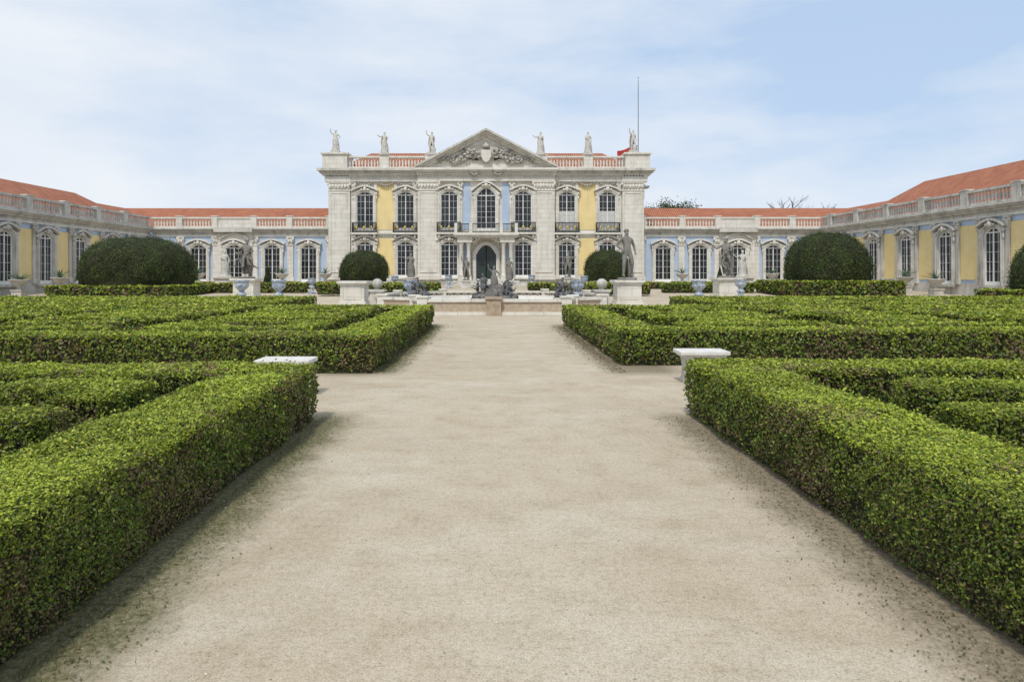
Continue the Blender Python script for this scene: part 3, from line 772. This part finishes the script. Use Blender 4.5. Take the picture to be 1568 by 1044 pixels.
# ------------------------------------------------------------ topiary
def topiary(x,y,rx,h,base=None,n=22000,pw=2.3,sz=.10,ph0=0):
    e=empty('topiary_bush'); z0=gz(y)
    th=rng.uniform(0,2*math.pi,n); ph=np.arccos(1-rng.random(n)*1.18); ph=np.minimum(ph,math.pi*.62)
    def surf(th,ph,sc=1):
        cx=np.sin(ph);cz=np.cos(ph); k=(np.abs(cx)**pw+np.abs(cz)**pw)**(-1/pw)
        b=1+.03*np.sin(th*3+1+ph0)+.03*np.sin(th*5+ph*4+ph0*2)+.02*np.sin(th*11+ph*9)+.012*np.sin(th*23+ph*17)
        return np.stack([x+rx*k*cx*np.cos(th)*b*sc,y+rx*k*cx*np.sin(th)*b*sc,z0+h*.38+(h*.62)*k*cz*b*sc],1)
    Pp=surf(th,ph); 
    Nn=np.stack([np.cos(th)*np.sin(ph),np.sin(th)*np.sin(ph),np.cos(ph)*1.2],1); Nn/=np.linalg.norm(Nn,axis=1,keepdims=True)
    Pp+=Nn*(rng.normal(-.02,.06,n)+(rng.random(n)<.05)*rng.random(n)*.22)[:,None]
    keep=Pp[:,2]>z0; Pp=Pp[keep];Nn=Nn[keep];n=len(Pp)
    C=np.array([(.045,.08,.016),(.06,.10,.018),(.085,.13,.022),(.022,.045,.01),(.06,.07,.018)])[rng.integers(0,5,n)]*(.8+.5*rng.random(n))[:,None]
    cl=np.clip(.85+.6*snoise(Pp[:,0]*2.3,Pp[:,1]*2.3,Pp[:,2]*1.5),.4,1.5)[:,None]
    leaves_obj('foliage',Pp,Nn,np.full(n,sz)*rng.uniform(.6,1.3,n),C*cl,e,spread=.7)
    mb=MB(); seg=28; rows=14; vs=[]
    for i in range(rows):
        ph_=math.pi*.6*i/(rows-1)+.02
        pts=surf(np.array([2*math.pi*k/seg for k in range(seg)]),np.full(seg,ph_),.97)
        vs+= [tuple(p) for p in pts]
    mb.add(vs,[(i*seg+k,i*seg+(k+1)%seg,(i+1)*seg+(k+1)%seg,(i+1)*seg+k) for i in range(rows-1) for k in range(seg)]+[tuple(range(seg))])
    mb.obj('branches',M['hedgecore'],e,True)
    tr=MB(); tr.tube([(x,y,z0-.2),(x,y,z0+h*.4)],.25,.18,8); tr.obj('trunk',M['bark'],e)
    if base:
        bx,by,bh=base; sg=ring(x-bx,x+bx,y-by,y+by,.9); 
        hedge(0,0,0,0,0,0,0,0,H=bh,cov=1.3,segs=sg,zb=z0,soil=False,name='low_hedge')
topiary(-26,50,3.8,4.15,base=(4.2,4,.75),pw=2.7)
topiary(24.6,50.5,2.9,4.5,base=(3.9,3.4,1.05),pw=2.5,ph0=2)
topiary(-11.75,62,2.15,3.3,n=12000,pw=2.5,ph0=1)
topiary(10.45,62,2.1,3.35,n=12000,pw=2.5,ph0=4)
topiary(29.9,36,2.2,3.6,base=(2.9,2.3,.8),n=16000,sz=.085,ph0=3)
for x,y in((-19.8,60),(18.6,56)):
    e=empty('topiary_cone'); n=2500; t=rng.random(n)**.6; th=rng.uniform(0,6.28,n); z0=gz(y)
    r=.5*t; Pp=np.stack([x+r*np.cos(th),y+r*np.sin(th),z0+1.9*(1-t)+.1],1); Nn=np.stack([np.cos(th),np.sin(th),.3*np.ones(n)],1)
    leaves_obj('foliage',Pp,Nn,np.full(n,.1),np.tile(np.array((.03,.05,.02)),(n,1))*rng.uniform(.7,1.5,(n,1)),e)
    mb=MB(); mb.lathe((x,y,z0),[(.08,-.1),(.08,.15),(.46,.16),(.02,1.95)],12); mb.obj('stem',M['hedgecore'],e)

# ------------------------------------------------------------ urns
def ceramic(x,y,h=1.35):
    z=gz(y); e=empty('ceramic_urn'); s=h/1.35
    K=Kit(); K['ceramic'].box(W,x-.3*s,x+.3*s,z,z+.1*s,y-.3*s,y+.3*s)
    K['ceramic:s'].lathe((x,y,z+.1*s),[(.26*s,0),(.2*s,.08*s),(.15*s,.3*s),(.2*s,.42*s),(.27*s,.5*s),(.2*s,.56*s),(.13*s,.64*s),(.17*s,.72*s),(.33*s,.86*s),(.36*s,1.0*s),(.31*s,1.12*s),(.39*s,1.2*s),(.40*s,1.25*s),(.3*s,1.24*s),(.25*s,1.1*s)],16)
    K.build(e,{'ceramic':'foot','ceramic:s':'vase'})
for x,y in((-13.25,36),(-11.05,35.2),(-13.8,52),(-4.45,36.5),(4.5,36.3),(10.85,36),(15.6,43),(-3.9,60),(3.4,60),(-8.2,57),(7.6,57)):
    ceramic(x,y,1.35 if y<50 else 1.2)
def planter(x,y,h=1.1,sz=1):
    z=gz(y); e=empty('agave_urn'); K=Kit()
    K['stoneW'].box(W,x-.34,x+.34,z-.05,z+.42,y-.34,y+.34); K['stoneW'].box(W,x-.4,x+.4,z+.42,z+.5,y-.4,y+.4)
    K['stoneW:s'].lathe((x,y,z+.5),[(.24,0),(.14,.12),(.13,.2),(.3,.32),(.48,.46),(.6,.62),(.66,.68),(.66,.73),(.5,.72)],18)
    mb=K['agave']; r=random.Random(int(x*10+y))
    for k in range(26):
        a=r.uniform(0,6.28); el=r.uniform(.35,1.4); L=r.uniform(.6,1.0)*sz; w=.06
        vs=[];n=5
        for i in range(n+1):
            t=i/n; rad=L*t*math.cos(el)*(1+.2*t); zz=L*(t*math.sin(el)-.18*t*t)
            ww=w*(1-t)**.6*(1 if i else .7); cx,cy=x+rad*math.cos(a),y+rad*math.sin(a)
            vs+=[(cx-ww*math.sin(a),cy+ww*math.cos(a),z+1.18+zz+.02),(cx,cy,z+1.18+zz),(cx+ww*math.sin(a),cy-ww*math.cos(a),z+1.18+zz+.02)]
        mb.add(vs,[(3*i,3*i+1,3*i+4,3*i+3) for i in range(n)]+[(3*i+1,3*i+2,3*i+5,3*i+4) for i in range(n)])
    K.build(e,{'stoneW':'pedestal','stoneW:s':'bowl','agave':'agave'})
for x,y in((-33.3,48),(-33.2,52.3),(32.6,54),(32.3,49.8),(-33,43.5),(-28.5,66),(-20.4,66),(18.3,66),(27.0,66),(-16.2,66),(13,66)): planter(x,y)

# ------------------------------------------------------------ statues on the terrace
e=empty('stone_pedestal'); K=Kit(); pedestal(K,-7.3,36,0,1.25,1.3,'stone'); K.build(e,{'stone':'block'})
statue(7.07,36,'nude',1.35,1.25,2.55,rot=.25,mat='greystone',pst='stone')
statue(-16.6,46,'seat',1.35,1.35,2.5,rot=.4,mat='greystone',pst='stone',extra=[('lie',.25,-.25,1.5,2.4,.1,(.0,.1)),('seat',-.3,.2,1.9,-.6,.2,(0,0))])
statue(15.7,46,'seat',1.4,1.35,2.55,rot=-.5,mat='greystone',pst='stone',extra=[('lie',-.3,-.2,1.5,.4,.1,(0,0)),('robed',.25,.2,2.0,.6,.1,(0,0))])
statue(-22.8,58,'robed',1.1,1.3,2.1,rot=.2,mat='marble',pst='stone')
statue(21.2,58,'robed2',1.1,1.3,2.1,rot=-.2,mat='marble',pst='stone')
statue(-7.7,64,'robed2',.9,.8,2.1,rot=.2,mat='greystone')
statue(7.0,64,'nude2',.9,.8,2.2,rot=-.1,mat='greystone')
statue(-2.4,61,'wave2',.7,.7,1.9,rot=.2,mat='greystone')
statue(1.45,61,'robed',.7,.7,1.9,rot=-.2,mat='greystone')

# ------------------------------------------------------------ fountain
e=empty('fountain'); K=Kit()
pl=[(-2.85,27.5),(-3.35,29.2),(-4.9,30.2),(-5.7,33.8),(-5.3,38),(-3,41),(3.1,41),(5.2,38),(5.5,33.8),(4.8,30.2),(3.4,29.2),(2.95,27.5)]
n=len(pl)
for i in range(n):
    a=Vector(pl[i]); b_=Vector(pl[(i+1)%n]); L=(b_-a).length; d=(b_-a)/L; nn=Vector((d.y,-d.x))
    f=lambda s,z,q,a=a,d=d,nn=nn:(a.x+d.x*s+nn.x*q,a.y+d.y*s+nn.y*q,z)
    K['stone'].box(f,0,L,0,.14,-.2,.2); K['stone'].box(f,0,L,.54,.66,-.17,.17)
    m_=max(2,int(L/.42)); st=L/m_
    for k in range(m_):
        s0=k*st
        for (za,zb_) in((.14,.54),(.54,.14)):
            A=[(s0,za-.03),(s0+st,zb_-.03)];B=[(s0,za+.03),(s0+st,zb_+.03)]
            K['palewall'].strip(f,A,B,-.045+(0 if za<zb_ else .003),.045-(0 if za<zb_ else .003))
        x,y,z=f(s0+st/2,.34,0); K['palewall:s'].blob((x,y,z),(.08,.08,.08),7)
    K['terra'].box(f,0,L,.1401,.539,-.11,-.09)
    px,py=pl[i]; K['stone'].box(W,px-.2,px+.2,0,.72,py-.2,py+.2); K['stone'].box(W,px-.25,px+.25,.72,.78,py-.25,py+.25)
K['terra2'].box(W,-.26,.32,0,.66,27.15,27.75); K['terra2'].box(W,-.32,.38,.66,.74,27.09,27.81)
for x in(-5.7,5.35):
    K['stoneW'].box(W,x-.32,x+.32,0,.8,33.3,33.95); K['stoneW'].box(W,x-.4,x+.4,.8,.9,33.22,34.03)
    K['stoneW:s'].lathe((x,33.62,.9),[(.2,0),(.1,.06),(.2,.13),(.27,.27),(.24,.42),(.12,.52),(.0,.55)],14)
K['stone:s'].lathe((0,34,0),[(4.1,0),(4.1,.35),(4.25,.4),(4.25,.5),(3.8,.5),(3.8,.2)],32)
K['water'].lathe((0,34,.3),[(3.85,0),(3.85,.02)],32)
K['rock:s'].blob((0.1,33.4,.3),(.9,.8,.6),14,.22); K['rock:s'].blob((.15,33.6,.75),(.5,.45,.45),12,.25)
for k in range(14):
    a=k*.9; K['rock:s'].blob((.1+.85*math.cos(a),33.3+.8*math.sin(a),.3+.08*(k%3)),(.3,.28,.26),8,.3)
K.build(e,{'water':'water','stone':'rim','palewall':'lattice','terra':'tan_panels','terra2':'front_pedestal','rock:s':'rockwork','stone:s':'basin','palewall:s':'lattice_bosses','stoneW':'ball_posts','stoneW:s':'ball_finials'})
for k,(kd,dx,dy,z,h,r,tl) in enumerate([('wave',.05,.1,.85,1.2,0,(0,0)),('seat',-.45,-.3,.15,1.25,-.7,(0,-.1)),('seat',.62,-.3,.15,1.25,.8,(0,.1)),('lie',.1,-.8,-.05,1.15,.1,(0,0)),
    ('lie',-.75,.3,.05,1.2,-1.8,(0,0)),('seat',.9,.3,0,1.2,1.7,(0,0)),('nude2',.5,.3,.4,1.15,.5,(.1,.2)),('seat',-.3,.2,.55,1.15,.2,(0,-.2)),('lie',.6,-.7,-.15,1.05,1.2,(0,0)),('seat',-.5,-.9,-.15,1.0,-.4,(0,0))]):
    fig(kd,(dx,33.4+dy,z),h,r,'lead' if k%3 else 'greystone',e,'triton_%d'%k,tl)
for x in(-3.55,3.45):
    g=empty('lead_sculpture'); K=Kit()
    K['stoneW'].box(W,x-.42,x+.42,0,.45,32.6,33.4); K['stoneW'].box(W,x-.5,x+.5,.45,.53,32.52,33.48)
    for k in range(8): K['lead:s'].blob((x+random.uniform(-.35,.35),33+random.uniform(-.3,.3),.62+random.uniform(0,.12)),(.2,.17,.16),8,.3)
    K.build(g,{'stoneW':'plinth','lead:s':'rocks'})
    fig('seat',(x-.1,33,.3),1.2,.5 if x<0 else -.5,'lead',g); fig('lie',(x+.25,32.9,.25),1.05,-1.2,'lead',g,'figure_2'); fig('seat',(x-.3,33.1,.25),1.05,1.6,'lead',g,'figure_3')

# ------------------------------------------------------------ benches
def bench(x,y,rot):
    e=empty('stone_bench',(x,y,0)); e.rotation_euler=(0,0,rot)
    mb=MB(); mb.box(W,-.37,.37,.44,.50,-.24,.24); mb.box(W,-.33,.33,.405,.44,-.2,.2)
    o=mb.obj('seat',M['bench'],e,bevel=.012)
    for q in(-1,1):
        pts=[(-.18,0),(.18,0),(.17,.07),(.10,.12),(.085,.24),(.13,.33),(.19,.405),(-.19,.405),(-.13,.33),(-.085,.24),(-.10,.12),(-.17,.07)]
        mb=MB(); f=lambda s,z,d:(d,s,z); mb.prism(f,pts,q*.22-.055,q*.22+.055); mb.obj('leg',M['stoneW'],e,bevel=.008)
M['bench']=stone('bench_stone',(.58,.56,.52),(.72,.70,.66),(.3,.28,.24),.5,sc=4)
bench(-2.83,9.35,0); bench(3.17,10.4,0)

# ------------------------------------------------------------ background trees
def tree(x,y,z,h,r,bare=False,seed=1):
    e=empty('bare_tree' if bare else 'tree'); rr=random.Random(seed); mb=MB(); tips=[]
    def br(p,d,L,rad,lv):
        q=p+d*L; mid=p+d*L*.5+Vector((rr.uniform(-1,1),rr.uniform(-1,1),0))*L*.06
        mb.tube([tuple(p),tuple(mid),tuple(q)],rad,rad*.6,5); tips.append(q)
        if lv>0:
            for k in range(rr.choice((3,3,4))):
                nd=(d+Vector((rr.uniform(-.8,.8),rr.uniform(-.8,.8),rr.uniform(-.1,.6)))).normalized(); br(p+d*L*rr.uniform(.6,1),nd,L*.68,rad*.55,lv-1)
    br(Vector((x,y,z)),Vector((0,0,1)),h*.4,.022*h,4 if bare else 3)
    mb.obj('trunk_and_limbs',M['bark'],e)
    if not bare:
        T=np.array([tuple(t) for t in tips if t.z>z+h*.35]); n=9000
        Pp=T[rng.integers(0,len(T),n)]+rng.normal(0,r*.13,(n,3)); Nn=rng.normal(0,1,(n,3))
        C=np.array([(.05,.075,.03),(.08,.10,.04),(.035,.055,.02)])[rng.integers(0,3,n)]
        leaves_obj('foliage',Pp,Nn,np.full(n,.28),C,e)
tree(25.3,104,0,15.4,4,seed=3); tree(28.3,106,0,14.4,4,seed=5)
tree(48.5,108,0,15.3,4,True,seed=6); tree(51.5,112,0,14.6,4,True,seed=8)

# ------------------------------------------------------------ sky & sun
w=bpy.data.worlds.new('World'); scene.world=w; w.use_nodes=True; nt=w.node_tree
bg=nt.nodes['Background']; sk=N(nt,'ShaderNodeTexSky'); sk.sky_type='NISHITA'; sk.sun_disc=False
sk.sun_elevation=R(56); sk.sun_rotation=R(195); sk.air_density=1; sk.dust_density=.6; sk.ozone_density=1.5
tc=N(nt,'ShaderNodeTexCoord').outputs['Generated']
n1=noise_n(nt,2.0,8,vec=tc,rough=.56,stretch=(.7,.8,2.3),loc=(.35,.2,.1)); n2=noise_n(nt,3.2,7,vec=tc,stretch=(.5,.7,2.8))
fac=ramp(nt,n1,[(.36,(.15,.15,.15)),(.47,(.60,.60,.60)),(.60,(1,1,1))])
cl=ramp(nt,n2,[(.32,(7.6,8.3,9.3)),(.68,(8.8,9.15,9.6))])
blue=mixc(nt,.78,sk.outputs[0],(5.0,6.9,9.6))
mx=mixc(nt,fac,blue,cl); nt.links.new(mx,bg.inputs[0]); bg.inputs[1].default_value=.1
sd=bpy.data.lights.new('sun','SUN'); sd.energy=2.6; sd.angle=R(6); sd.color=(1,.95,.87)
so=bpy.data.objects.new('sun',sd); COL.objects.link(so); so.rotation_euler=(R(34),0,R(-15)); so.location=(-20,-20,40)

# ------------------------------------------------------------ camera
cd=bpy.data.cameras.new('camera'); cam=bpy.data.objects.new('camera',cd); COL.objects.link(cam)
cam.location=(0,0,1.65); cam.rotation_euler=(R(90),0,0)
cd.lens=24; cd.sensor_width=36; cd.shift_x=.0185; cd.shift_y=-.065; cd.clip_end=4000; cd.clip_start=.05
scene.camera=cam
scene.view_settings.view_transform='Standard'
try: scene.view_settings.look='None'
except Exception: pass
scene.view_settings.exposure=0
